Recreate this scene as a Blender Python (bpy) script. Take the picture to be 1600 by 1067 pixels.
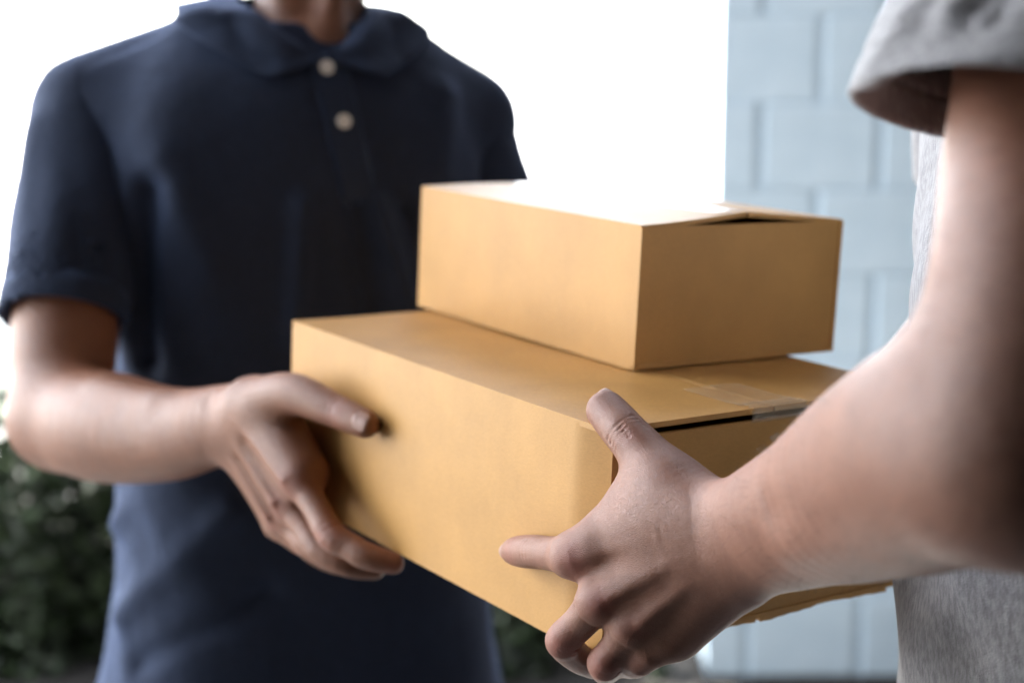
import bpy, math, random
import numpy as np
from mathutils import Vector, Matrix

for o in list(bpy.data.objects):
    bpy.data.objects.remove(o)
SC = bpy.context.scene
COL = SC.collection
rng = np.random.default_rng(7)
random.seed(7)

# ------------------------------------------------------------------ camera
FPX, CX, CY = 2402.0, 800.0, 533.5
PITCH = math.radians(10.2)
CAMH = 1.42
cam = bpy.data.cameras.new('camera')
cam_o = bpy.data.objects.new('camera', cam)
COL.objects.link(cam_o)
cam_o.location = (0, 0, CAMH)
cam_o.rotation_euler = (math.radians(90) - PITCH, 0, 0)
cam.sensor_width = 36.0
cam.lens = FPX / 1600 * 36
cam.clip_start = 0.05
cam.clip_end = 2000
cam.dof.use_dof = True
cam.dof.focus_distance = 0.89
cam.dof.aperture_fstop = 4.0
SC.camera = cam_o

# ------------------------------------------------------------------ sky, sun
SUN_EL, SUN_AZ = math.radians(56), math.radians(-58)      # azimuth from +Y towards +X
sun_dir = Vector((math.sin(SUN_AZ) * math.cos(SUN_EL), math.cos(SUN_AZ) * math.cos(SUN_EL), math.sin(SUN_EL)))
w = bpy.data.worlds.new('World')
SC.world = w
w.use_nodes = True
nt = w.node_tree
sky = nt.nodes.new('ShaderNodeTexSky')
sky.sky_type = 'NISHITA'
sky.sun_disc = False
sky.sun_elevation = SUN_EL
sky.sun_rotation = SUN_AZ
sky.dust_density = 1.2
sky.air_density = 1.0
hsv = nt.nodes.new('ShaderNodeHueSaturation')
hsv.inputs['Saturation'].default_value = 0.32
nt.links.new(sky.outputs[0], hsv.inputs['Color'])
nt.links.new(hsv.outputs[0], nt.nodes['Background'].inputs[0])
nt.nodes['Background'].inputs[1].default_value = 0.15
sun = bpy.data.lights.new('sun', 'SUN')
sun.energy = 4.0
sun.angle = math.radians(0.6)
sun.color = (1.0, 0.96, 0.90)
sun_o = bpy.data.objects.new('sun', sun)
COL.objects.link(sun_o)
sun_o.rotation_euler = sun_dir.to_track_quat('Z', 'Y').to_euler()
sun_o.location = (-6, 2, 6)

SC.view_settings.view_transform = 'Standard'
SC.view_settings.look = 'None'
SC.view_settings.exposure = 3.55
SC.view_settings.gamma = 1.0
SC.view_settings.use_curve_mapping = False

# ------------------------------------------------------------------ helpers
CP, SP_ = math.cos(PITCH), math.sin(PITCH)


def P(u, v, d):
    """photo pixel + distance along the camera axis -> world point"""
    x = (u - CX) / FPX * d
    y = -(v - CY) / FPX * d
    return np.array([x, d * CP + y * SP_, CAMH - d * SP_ + y * CP])


def ray(u, v):
    return P(u, v, 1.0) - np.array([0, 0, CAMH])


def tag(o, label=None, cat=None, group=None, kind=None):
    if label:
        o['label'] = label
    if cat:
        o['category'] = cat
    if group:
        o['group'] = group
    if kind:
        o['kind'] = kind
    return o


def empty(name, loc, rot=None):
    o = bpy.data.objects.new(name, None)
    o.empty_display_size = 0.1
    COL.objects.link(o)
    if rot is not None:
        o.matrix_world = Matrix.Translation(Vector(loc)) @ rot.to_4x4()
    else:
        o.location = loc
    return o


def mesh_obj(name, verts, faces, mat, parent=None, smooth=True, quads=None, attr=None, world=True):
    """verts in WORLD coordinates (moved into the parent's space); faces list or quads array"""
    me = bpy.data.meshes.new(name)
    V = np.asarray(verts, dtype=np.float64)
    if parent is not None and world:
        M = parent.matrix_basis.copy()
        q_ = parent.parent
        while q_ is not None:
            M = q_.matrix_basis @ M
            q_ = q_.parent
        M = np.array(M.inverted())
        V = V @ M[:3, :3].T + M[:3, 3]
    if quads is not None:
        Q = np.asarray(quads, dtype=np.int32)
        k = Q.shape[1]
        me.vertices.add(len(V))
        me.vertices.foreach_set('co', V.astype(np.float32).ravel())
        me.loops.add(Q.size)
        me.loops.foreach_set('vertex_index', Q.ravel())
        me.polygons.add(len(Q))
        me.polygons.foreach_set('loop_start', np.arange(0, Q.size, k, dtype=np.int32))
        me.update(calc_edges=True)
        me.validate()
    else:
        me.from_pydata([tuple(v) for v in V], [], [tuple(int(i) for i in f) for f in faces])
    if smooth:
        me.polygons.foreach_set('use_smooth', np.ones(len(me.polygons), dtype=bool))
    if attr is not None:
        ca = me.color_attributes.new('tint', 'FLOAT_COLOR', 'POINT')
        A = np.ones((len(V), 4), dtype=np.float32)
        A[:, :3] = attr
        ca.data.foreach_set('color', A.ravel())
    me.materials.append(mat)
    o = bpy.data.objects.new(name, me)
    COL.objects.link(o)
    if parent is not None:
        o.parent = parent
    return o


def box_vf(lo, hi):
    x0, y0, z0 = lo
    x1, y1, z1 = hi
    v = [(x0, y0, z0), (x1, y0, z0), (x1, y1, z0), (x0, y1, z0), (x0, y0, z1), (x1, y0, z1), (x1, y1, z1), (x0, y1, z1)]
    f = [(0, 3, 2, 1), (4, 5, 6, 7), (0, 1, 5, 4), (1, 2, 6, 5), (2, 3, 7, 6), (3, 0, 4, 7)]
    return v, f


def bevel(o, w=0.004, seg=2):
    m = o.modifiers.new('bevel', 'BEVEL')
    m.width = w
    m.segments = seg
    m.limit_method = 'ANGLE'
    return o


# ------------------------------------------------------------------ materials
def new_mat(name):
    m = bpy.data.materials.new(name)
    m.use_nodes = True
    t = m.node_tree
    return m, t, t.nodes['Principled BSDF']


def N(t, kind, **kw):
    n = t.nodes.new(kind)
    for k, v in kw.items():
        if k in n.inputs:
            n.inputs[k].default_value = v
        else:
            setattr(n, k, v)
    return n


def ramp(t, src, stops):
    r = t.nodes.new('ShaderNodeValToRGB')
    e = r.color_ramp.elements
    while len(e) < len(stops):
        e.new(0.5)
    for i, (p, c) in enumerate(stops):
        e[i].position = p
        e[i].color = (c[0], c[1], c[2], 1)
    t.links.new(src, r.inputs[0])
    return r.outputs[0]


def mixc(t, fac, a, b, mode='MIX'):
    n = t.nodes.new('ShaderNodeMix')
    n.data_type = 'RGBA'
    n.blend_type = mode
    for s, v in ((n.inputs[0], fac), (n.inputs[6], a), (n.inputs[7], b)):
        if isinstance(v, (int, float)):
            s.default_value = v
        elif isinstance(v, tuple):
            s.default_value = (v[0], v[1], v[2], 1)
        else:
            t.links.new(v, s)
    return n.outputs[2]


def bump(t, height, strength, dist, prev=None):
    b = t.nodes.new('ShaderNodeBump')
    b.inputs['Strength'].default_value = strength
    b.inputs['Distance'].default_value = dist
    t.links.new(height, b.inputs['Height'])
    if prev is not None:
        t.links.new(prev, b.inputs['Normal'])
    return b.outputs[0]


def coords(t, scale=(1, 1, 1)):
    tc = t.nodes.new('ShaderNodeTexCoord')
    mp = t.nodes.new('ShaderNodeMapping')
    mp.inputs['Scale'].default_value = scale
    t.links.new(tc.outputs['Object'], mp.inputs[0])
    return mp.outputs[0]


def noise(t, vec, scale, detail=4, rough=0.55):
    n = N(t, 'ShaderNodeTexNoise', Scale=scale, Detail=detail, Roughness=rough)
    t.links.new(vec, n.inputs['Vector'])
    return n.outputs[0]


def skin_mat(name, base, dark, red):
    m, t, b = new_mat(name)
    v = coords(t)
    n1 = noise(t, v, 45, 5, 0.6)
    col = ramp(t, n1, [(0.3, dark), (0.68, base)])
    n2 = noise(t, v, 420, 3, 0.6)
    col = mixc(t, 0.25, col, ramp(t, n2, [(0.35, tuple(c * 0.72 for c in base)), (0.65, tuple(min(1, c * 1.12) for c in base))]))
    at = t.nodes.new('ShaderNodeAttribute')
    at.attribute_name = 'tint'
    sp = t.nodes.new('ShaderNodeSeparateColor')
    t.links.new(at.outputs['Color'], sp.inputs[0])
    col = mixc(t, sp.outputs[0], col, red)
    col = mixc(t, sp.outputs[1], col, (0.45, 0.28, 0.22))
    col = mixc(t, sp.outputs[2], col, tuple(c * 0.42 for c in dark))
    t.links.new(col, b.inputs['Base Color'])
    b.inputs['Subsurface Weight'].default_value = 0.07
    b.inputs['Subsurface Radius'].default_value = (0.010, 0.004, 0.002)
    b.inputs['Subsurface Scale'].default_value = 0.6
    b.inputs['Specular IOR Level'].default_value = 0.5
    mr = N(t, 'ShaderNodeMapRange')
    mr.inputs[3].default_value = 0.36
    mr.inputs[4].default_value = 0.55
    t.links.new(n1, mr.inputs[0])
    t.links.new(mr.outputs[0], b.inputs['Roughness'])
    vo = N(t, 'ShaderNodeTexVoronoi', Scale=1000.0)
    vo.feature = 'DISTANCE_TO_EDGE'
    wv = t.nodes.new('ShaderNodeVectorMath')
    wv.operation = 'ADD'
    t.links.new(v, wv.inputs[0])
    nn = N(t, 'ShaderNodeTexNoise', Scale=300.0)
    t.links.new(v, nn.inputs['Vector'])
    sc = t.nodes.new('ShaderNodeVectorMath')
    sc.operation = 'SCALE'
    sc.inputs['Scale'].default_value = 0.0003
    t.links.new(nn.outputs['Color'], sc.inputs[0])
    t.links.new(sc.outputs[0], wv.inputs[1])
    t.links.new(wv.outputs[0], vo.inputs['Vector'])
    h1 = bump(t, vo.outputs['Distance'], 0.65, 0.0007)
    h2 = bump(t, n1, 0.3, 0.002, h1)
    t.links.new(h2, b.inputs['Normal'])
    return m


def cloth_mat(name, c0, c1, speck=500, sheen=0.3, sheen_tint=(1, 1, 1), rough=0.85, streak=False):
    m, t, b = new_mat(name)
    v = coords(t)
    n1 = noise(t, coords(t, (1, 1, 0.35)) if streak else v, speck, 2, 0.7)
    col = ramp(t, n1, [(0.36, c0), (0.64, c1)])
    n2 = noise(t, v, 9, 3)
    col = mixc(t, 0.25, col, ramp(t, n2, [(0.3, c0), (0.7, c1)]))
    t.links.new(col, b.inputs['Base Color'])
    b.inputs['Roughness'].default_value = rough
    b.inputs['Specular IOR Level'].default_value = 0.25
    b.inputs['Sheen Weight'].default_value = sheen
    b.inputs['Sheen Roughness'].default_value = 0.45
    b.inputs['Sheen Tint'].default_value = (*sheen_tint, 1)
    wv = N(t, 'ShaderNodeTexVoronoi', Scale=900.0)
    t.links.new(v, wv.inputs['Vector'])
    h = bump(t, wv.outputs['Distance'], 0.4, 0.0008)
    n3 = noise(t, v, 26, 3)
    h = bump(t, n3, 0.5, 0.006, h)
    t.links.new(h, b.inputs['Normal'])
    return m


def card_mat(name, base):
    m, t, b = new_mat(name)
    v = coords(t)
    n1 = noise(t, v, 14, 4)
    n2 = noise(t, coords(t, (1, 1, 3.5)), 420, 3, 0.7)
    d = tuple(c * 0.82 for c in base)
    l = tuple(min(1, c * 1.10) for c in base)
    col = ramp(t, n1, [(0.3, d), (0.7, l)])
    col = mixc(t, 0.35, col, ramp(t, n2, [(0.3, tuple(c * 0.74 for c in base)), (0.66, tuple(min(1, c * 1.14) for c in base))]))
    t.links.new(col, b.inputs['Base Color'])
    b.inputs['Roughness'].default_value = 0.50
    b.inputs['Specular IOR Level'].default_value = 0.3
    # faint flutes of the corrugated core showing through
    wv = N(t, 'ShaderNodeTexWave', Scale=42.0, Distortion=0.6)
    wv.wave_type = 'BANDS'
    wv.bands_direction = 'DIAGONAL'
    t.links.new(coords(t, (1, 1, 0)), wv.inputs['Vector'])
    h = bump(t, wv.outputs[1], 0.08, 0.0006)
    h = bump(t, n2, 0.25, 0.0004, h)
    h = bump(t, n1, 0.12, 0.003, h)
    t.links.new(h, b.inputs['Normal'])
    return m


def plain_mat(name, c0, c1, scale=20, rough=0.7, bs=0.3, bd=0.004, detail=5):
    m, t, b = new_mat(name)
    v = coords(t)
    n1 = noise(t, v, scale, detail)
    t.links.new(ramp(t, n1, [(0.3, c0), (0.7, c1)]), b.inputs['Base Color'])
    b.inputs['Roughness'].default_value = rough
    t.links.new(bump(t, n1, bs, bd), b.inputs['Normal'])
    return m


def leaf_mat(name, c0, c1, rough=0.35):
    m, t, b = new_mat(name)
    at = t.nodes.new('ShaderNodeAttribute')
    at.attribute_name = 'tint'
    sp = t.nodes.new('ShaderNodeSeparateColor')
    t.links.new(at.outputs['Color'], sp.inputs[0])
    t.links.new(ramp(t, sp.outputs[0], [(0.0, c0), (1.0, c1)]), b.inputs['Base Color'])
    b.inputs['Roughness'].default_value = rough
    return m


SKIN_A = skin_mat('skin_tan', (0.295, 0.130, 0.075), (0.205, 0.084, 0.047), (0.30, 0.088, 0.060))
SKIN_B = skin_mat('skin_fair', (0.295, 0.136, 0.088), (0.210, 0.088, 0.055), (0.30, 0.085, 0.065))
NAVY = cloth_mat('navy_pique', (0.018, 0.025, 0.045), (0.031, 0.047, 0.092), 700, 0.35, (0.25, 0.38, 0.75))
NAVY_RIB = cloth_mat('navy_rib', (0.018, 0.026, 0.048), (0.034, 0.052, 0.100), 900, 0.40, (0.25, 0.38, 0.75))
HEATHER = cloth_mat('heather_jersey', (0.20, 0.20, 0.215), (0.38, 0.38, 0.40), 330, 0.25, (1, 1, 1), streak=True)
DENIM = cloth_mat('dark_denim', (0.014, 0.020, 0.035), (0.035, 0.050, 0.085), 600, 0.1)
CHINO = cloth_mat('black_twill', (0.015, 0.015, 0.016), (0.03, 0.03, 0.03), 600, 0.1)
HAIR = plain_mat('dark_hair', (0.006, 0.005, 0.004), (0.02, 0.015, 0.012), 260, 0.5, 0.6, 0.003)
LEATHER = plain_mat('black_leather', (0.012, 0.011, 0.01), (0.02, 0.018, 0.016), 120, 0.45)
RUBBER = plain_mat('sole_rubber', (0.3, 0.3, 0.29), (0.4, 0.4, 0.38), 60, 0.7)
CARD = card_mat('kraft_cardboard', (0.545, 0.298, 0.092))
CARD2 = card_mat('kraft_cardboard_pale', (0.555, 0.306, 0.098))
BUTTON = plain_mat('pearl_button', (0.84, 0.87, 0.87), (0.90, 0.92, 0.92), 200, 0.25, 0.1, 0.0005)
EYE = plain_mat('eye', (0.5, 0.5, 0.5), (0.6, 0.6, 0.6), 50, 0.2)
BLOCK = plain_mat('painted_block', (0.55, 0.69, 0.80), (0.62, 0.755, 0.86), 14, 0.75, 0.4, 0.006)
MORTAR = plain_mat('mortar', (0.45, 0.575, 0.68), (0.51, 0.63, 0.73), 40, 0.9)
PLASTER = plain_mat('dark_render', (0.024, 0.023, 0.023), (0.036, 0.035, 0.034), 6, 0.85)
ROOFM = plain_mat('roof_boards', (0.10, 0.085, 0.07), (0.15, 0.13, 0.11), 8, 0.7)
PAVE = plain_mat('pale_concrete', (0.56, 0.55, 0.53), (0.66, 0.65, 0.63), 3, 0.85)
DARKPAVE = plain_mat('dark_paving', (0.035, 0.035, 0.036), (0.055, 0.054, 0.053), 4, 0.9)  # kept dark so the ground throws little light upward
TILE = plain_mat('porch_tile', (0.12, 0.115, 0.11), (0.17, 0.165, 0.155), 5, 0.6)
SOIL = plain_mat('dark_soil', (0.008, 0.007, 0.006), (0.020, 0.017, 0.014), 25, 0.95, 0.8, 0.03)
BARK = plain_mat('bark', (0.05, 0.04, 0.03), (0.11, 0.085, 0.065), 30, 0.9, 0.8, 0.01)
LEAF_D = leaf_mat('hedge_leaf', (0.008, 0.014, 0.006), (0.036, 0.062, 0.020), 0.55)
LEAF_Y = leaf_mat('yellow_green_leaf', (0.10, 0.15, 0.03), (0.26, 0.30, 0.06), 0.4)


def tape_mat():
    m, t, b = new_mat('clear_tape')
    v = coords(t)
    b.inputs['Base Color'].default_value = (0.80, 0.68, 0.48, 1)
    b.inputs['Roughness'].default_value = 0.10
    b.inputs['Transmission Weight'].default_value = 0.0
    b.inputs['Alpha'].default_value = 0.18
    b.inputs['Specular IOR Level'].default_value = 0.8
    b.inputs['Coat Weight'].default_value = 1.0
    b.inputs['Coat Roughness'].default_value = 0.06
    n = noise(t, v, 60, 3)
    t.links.new(bump(t, n, 0.35, 0.003), b.inputs['Normal'])
    return m


TAPE = tape_mat()

# ------------------------------------------------------------------ ground, porch, walls
def sheet(name, x0, x1, y0, y1, z, mat, thick=None):
    if thick:
        v, f = box_vf((x0, y0, z - thick), (x1, y1, z))
    else:
        v, f = [(x0, y0, z), (x1, y0, z), (x1, y1, z), (x0, y1, z)], [(0, 1, 2, 3)]
    o = mesh_obj(name, v, f, mat, smooth=False)
    return tag(o, kind='structure')


sheet('ground', -400, 400, -400, 400, 0.0, PAVE)
sheet('dark_ground', -6.0, 0.997, -0.598, 2.95, 0.004, DARKPAVE)  # unseen dark sheet, added to cut bounce light from below
sheet('garden_bed', -6.0, 0.997, 2.95, 4.6, 0.03, SOIL, 0.028)
STEP = 0.15
bevel(sheet('porch_floor', -0.16, 0.99, -0.595, 2.9, STEP, TILE, 0.148), 0.012)
sheet('porch_roof', -2.0, 1.6, -0.9, 2.85, 2.92, ROOFM, 0.16)

hw = empty('house_wall', (1.1, 0.8, 0))
tag(hw, 'dark grey rendered house wall along the porch behind the recipient', 'wall')
v, f = box_vf((1.0, -0.9, 0.0), (1.25, 3.34, 2.755))
mesh_obj('render_face', v, f, PLASTER, hw, smooth=False)

hf = empty('rear_light_blocker', (-1.6, -0.72, 0))  # unseen wall, added to block sky fill from behind the camera
tag(hf, 'dark grey wall added behind the camera to block sky light', 'wall')
v, f = box_vf((-4.2, -0.85, 0.0), (0.997, -0.6, 2.755))
mesh_obj('render_face', v, f, PLASTER, hf, smooth=False)

ww = empty('side_light_blocker', (-2.4, -0.15, 0))  # unseen mass, added to keep left front light off the near forearm
tag(ww, 'dark grey wall added beside the camera to shade the near arm', 'wall')
v, f = box_vf((-4.2, -0.597, 0.0), (-0.62, 0.70, 2.755))
mesh_obj('render_face', v, f, PLASTER, ww, smooth=False)

bw = empty('block_wall', (1.2, 3.62, 0))
tag(bw, 'pale blue grey painted concrete block wall at the end of the porch', 'wall')
WX0, WX1, WY, BW_, BH_ = 0.447, 2.2, 3.36, 0.240, 0.1842
v, f = box_vf((WX0 + 0.006, WY + 0.0045, 0.0), (WX1, WY + 0.2, 2.75))
mesh_obj('mortar_core', v, f, MORTAR, bw, smooth=False)
block_meshes = {}
for r in range(-1, 15):
    z0 = 0.033 + r * 0.1867
    off = 0.0 if r % 2 else 0.138
    xs = WX0 - (0 if r % 2 == 1 else 0)
    x = WX0
    first = True
    while x < WX1 - 0.05:
        wdt = BW_ if not first else (0.0815 if r % 2 == 0 else 0.2075)
        first = False
        wdt = min(wdt, WX1 - x)
        key = round(wdt, 3)
        if key not in block_meshes:
            vv, ff = box_vf((0, 0, 0), (wdt, 0.21, BH_))
            bo = mesh_obj('block', vv, ff, BLOCK, bw, smooth=False, world=False)
            block_meshes[key] = bo
        else:
            bo = block_meshes[key].copy()
            COL.objects.link(bo)
            bo.parent = bw
        bo.location = (x - 1.2, WY - 3.62 + float(rng.uniform(-0.0015, 0.0015)), z0)
        if len(bo.modifiers) == 0:
            bevel(bo, 0.004, 2)
        x += wdt + 0.0195

# ------------------------------------------------------------------ foliage
def leaves(pts, size, tint, flat=0.0):
    n = len(pts)
    a = rng.normal(size=(n, 3))
    a[:, 2] -= flat
    a /= np.linalg.norm(a, axis=1)[:, None]
    b = rng.normal(size=(n, 3))
    b -= a * (a * b).sum(1)[:, None]
    b /= np.linalg.norm(b, axis=1)[:, None]
    s = size * rng.uniform(0.6, 1.25, n)[:, None]
    c = np.cross(a, b)
    V = np.stack([pts - a * s, pts + b * s * 0.42 + c * s * 0.12, pts + a * s, pts - b * s * 0.42 + c * s * 0.12], 1).reshape(-1, 3)
    Q = np.arange(4 * n, dtype=np.int32).reshape(-1, 4)
    T = np.repeat(tint, 4)[:, None] * np.ones((1, 3))
    return V, Q, T


def shrub(name, label, cat, c, r, n, size, mat, stems, boxy=False, dens=0.55):
    root = empty(name, (c[0], c[1], 0.0))
    tag(root, label, cat)
    c, r = np.array(c), np.array(r)
    p = rng.uniform(-1, 1, (n * 4, 3))
    rad = np.max(np.abs(p), 1) if boxy else np.linalg.norm(p, axis=1)
    lump = 0.16 * np.sin(p[:, 0] * r[0] * 7 + 1) * np.sin(p[:, 2] * r[2] * 9) + 0.12 * np.sin(p[:, 0] * r[0] * 17 + p[:, 1] * 5)
    keep = (rad < 0.88 + lump) & (rad > rng.uniform(0.2, 0.9, len(p)) * dens)
    p = p[keep][:n]
    pts = c + p * r
    pts[:, 2] = np.maximum(pts[:, 2], 0.04)
    V, Q, T = leaves(pts, size, rng.uniform(0, 1, len(pts)) ** 1.5)
    fo = mesh_obj('foliage', V, None, mat, root, smooth=False, quads=Q, attr=T)
    tag(fo, kind='stuff')
    for i in range(stems):
        bx, by = c[0] + rng.uniform(-0.85, 0.85) * r[0], c[1] + rng.uniform(-0.3, 0.3) * r[1]
        top = np.array([bx + rng.normal() * 0.1, by + rng.normal() * 0.05, c[2] + r[2] * rng.uniform(0.2, 0.7)])
        sv, sf = [], []
        for (q, rr) in ((np.array([bx, by, 0.0]), 0.016), (top, 0.006)):
            for j in range(6):
                a = j * math.pi / 3
                sv.append(q + np.array([math.cos(a) * rr, math.sin(a) * rr, 0]))
        sf = [(j, (j + 1) % 6, 6 + (j + 1) % 6, 6 + j) for j in range(6)]
        mesh_obj('stem', sv, sf, BARK, root)
    return root


shrub('hedge', 'dark green clipped hedge growing behind the man in the navy polo', 'hedge',
      (-2.22, 3.78, 0.33), (2.62, 0.46, 0.39), 52000, 0.034, LEAF_D, 26, boxy=True)
shrub('garden_bush', 'sunlit yellow green bush out on the pale paving beyond the hedge', 'bush',
      (-3.75, 8.2, 0.62), (1.1, 0.9, 0.66), 9000, 0.05, LEAF_Y, 8)

# ------------------------------------------------------------------ implicit surfaces
def cone(a, b, ra, rb, k=0.01, thin=None, s=1.0, op='add', s1=None):
    return dict(t='cone', a=np.asarray(a, float), b=np.asarray(b, float), ra=ra, rb=rb, k=k,
                thin=None if thin is None else np.asarray(thin, float) / np.linalg.norm(thin), s=s, s1=s if s1 is None else s1, op=op)


def ball(c, r, k=0.01, op='add'):
    c = np.asarray(c, float)
    return cone(c, c + np.array([0, 0, 1e-5]), r, r, k, op=op)


def ell(c, ax, rad, k=0.01, op='add'):
    return dict(t='ell', c=np.asarray(c, float), ax=np.asarray(ax, float), rad=np.asarray(rad, float), k=k, op=op)


def loft(rows, right, fwd, k=0.02, pw=2.3, op='add'):
    """rows: (z, centre xy, half width, half depth front, half depth back)"""
    R_ = np.array([(z, c[0], c[1], w_, d0, d1) for z, c, w_, d0, d1 in rows], float)
    if len(R_) > 2:
        zz = np.linspace(R_[0, 0], R_[-1, 0], 160)
        cols = [np.interp(zz, R_[:, 0], R_[:, i]) for i in range(1, 6)]
        kn = np.exp(-(np.arange(-12, 13) / 5.0) ** 2)
        kn /= kn.sum()
        cols = [np.convolve(np.concatenate([[c[0]] * 12, c, [c[-1]] * 12]), kn, 'valid') for c in cols]
        R_ = np.stack([zz] + cols, 1)
    return dict(t='loft', rows=R_,
                right=np.asarray(right, float), fwd=np.asarray(fwd, float), k=k, pw=pw, op=op)


def tube(pts, rad, k=0.01, thin=None, sq=None, smooth=6, op='add'):
    """a limb: one tapered tube through points with radii; sq squashes it along thin"""
    pts, rad = np.asarray(pts, float), np.asarray(rad, float)
    sq = np.ones(len(pts)) if sq is None else np.asarray(sq, float)
    X = np.concatenate([pts, rad[:, None], sq[:, None]], 1)
    if smooth and len(pts) > 2:
        E_ = np.concatenate([[2 * X[0] - X[1]], X, [2 * X[-1] - X[-2]]])
        out = []
        for i in range(1, len(E_) - 2):
            for j in range(smooth):
                t_ = j / smooth
                a, b, c, d = E_[i - 1], E_[i], E_[i + 1], E_[i + 2]
                out.append(0.5 * (2 * b + (c - a) * t_ + (2 * a - 5 * b + 4 * c - d) * t_ ** 2 + (3 * b - a - 3 * c + d) * t_ ** 3))
        X = np.array(out + [X[-1]])
    if thin is not None:
        ax_ = (pts[-1] - pts[0]) / np.linalg.norm(pts[-1] - pts[0])
        thin = np.asarray(thin, float) - ax_ * (np.asarray(thin, float) @ ax_)
    segs = []
    for i in range(len(X) - 1):
        segs.append(cone(X[i, :3], X[i + 1, :3], X[i, 3], X[i + 1, 3], k, thin, X[i, 4], s1=X[i + 1, 4]))
    return dict(t='tube', segs=segs, k=k, op=op)


def halfspace(c, n, k=0.004, op='sub', rad=0.2):
    return dict(t='half', c=np.asarray(c, float), n=np.asarray(n, float) / np.linalg.norm(n), k=k, op=op, rad=rad)


def pdist(p, x, y, z):
    if p['t'] == 'cone':
        a, ba = p['a'], p['b'] - p['a']
        L2 = ba @ ba
        px, py, pz = x - a[0], y - a[1], z - a[2]
        h = np.clip((px * ba[0] + py * ba[1] + pz * ba[2]) / L2, 0, 1)
        px, py, pz = px - h * ba[0], py - h * ba[1], pz - h * ba[2]
        if p['thin'] is not None:
            u = p['thin']
            q = (px * u[0] + py * u[1] + pz * u[2]) * (1 / (p['s'] + (p['s1'] - p['s']) * h) - 1)
            px, py, pz = px + u[0] * q, py + u[1] * q, pz + u[2] * q
        return np.sqrt(px * px + py * py + pz * pz) - (p['ra'] + (p['rb'] - p['ra']) * h)
    if p['t'] == 'ell':
        c, A, r = p['c'], p['ax'], p['rad']
        px, py, pz = x - c[0], y - c[1], z - c[2]
        k0 = k1 = 0
        for i in range(3):
            q = px * A[i, 0] + py * A[i, 1] + pz * A[i, 2]
            k0 = k0 + (q / r[i]) ** 2
            k1 = k1 + (q / r[i] ** 2) ** 2
        k0, k1 = np.sqrt(k0), np.sqrt(k1)
        return k0 * (k0 - 1) / np.maximum(k1, 1e-6)
    if p['t'] == 'loft':
        R_ = p['rows']
        zz = z + 0 * x + 0 * y
        g = [np.interp(zz, R_[:, 0], R_[:, i]) for i in range(1, 6)]
        dx, dy = x - g[0], y - g[1]
        a = dx * p['right'][0] + dy * p['right'][1]
        b = dx * p['fwd'][0] + dy * p['fwd'][1]
        dd = np.where(b > 0, g[3], g[4])
        q = (np.abs(a / g[2]) ** p['pw'] + np.abs(b / dd) ** p['pw']) ** (1 / p['pw'])
        d = (q - 1) * np.minimum(g[2], dd)
        return np.maximum(d, np.maximum(R_[0, 0] - zz, zz - R_[-1, 0]))
    if p['t'] == 'tube':
        D_ = pdist(p['segs'][0], x, y, z)
        for q in p['segs'][1:]:
            D_ = np.minimum(D_, pdist(q, x, y, z))
        return D_
    if p['t'] == 'half':
        return (x - p['c'][0]) * p['n'][0] + (y - p['c'][1]) * p['n'][1] + (z - p['c'][2]) * p['n'][2]


def pbox(p):
    m = p['k'] + 0.02
    if p['t'] == 'cone':
        r = max(p['ra'], p['rb']) + m
        return np.minimum(p['a'], p['b']) - r, np.maximum(p['a'], p['b']) + r
    if p['t'] == 'tube':
        bb = [pbox(q) for q in p['segs']]
        return np.min([b[0] for b in bb], 0), np.max([b[1] for b in bb], 0)
    if p['t'] == 'ell':
        r = max(p['rad']) + m
        return p['c'] - r, p['c'] + r
    if p['t'] == 'loft':
        R_ = p['rows']
        r = R_[:, 3:].max() + m
        return (np.array([R_[:, 1].min() - r, R_[:, 2].min() - r, R_[0, 0] - m]),
                np.array([R_[:, 1].max() + r, R_[:, 2].max() + r, R_[-1, 0] + m]))
    return p['c'] - p['rad'], p['c'] + p['rad']


def combine(D, d, p):
    k = p['k']
    if p['op'] == 'add':
        h = np.maximum(k - np.abs(D - d), 0) / k
        return np.minimum(D, d) - h * h * k * 0.25
    d = -d
    h = np.maximum(k - np.abs(D - d), 0) / k
    return np.maximum(D, d) + h * h * k * 0.25


def field_pts(prims, V):
    D = np.full(len(V), 0.05)
    for p in prims:
        lo, hi = pbox(p)
        m = np.all((V > lo) & (V < hi), axis=1)
        if not m.any():
            continue
        q = V[m]
        D[m] = combine(D[m], pdist(p, q[:, 0], q[:, 1], q[:, 2]), p)
    return D


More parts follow.
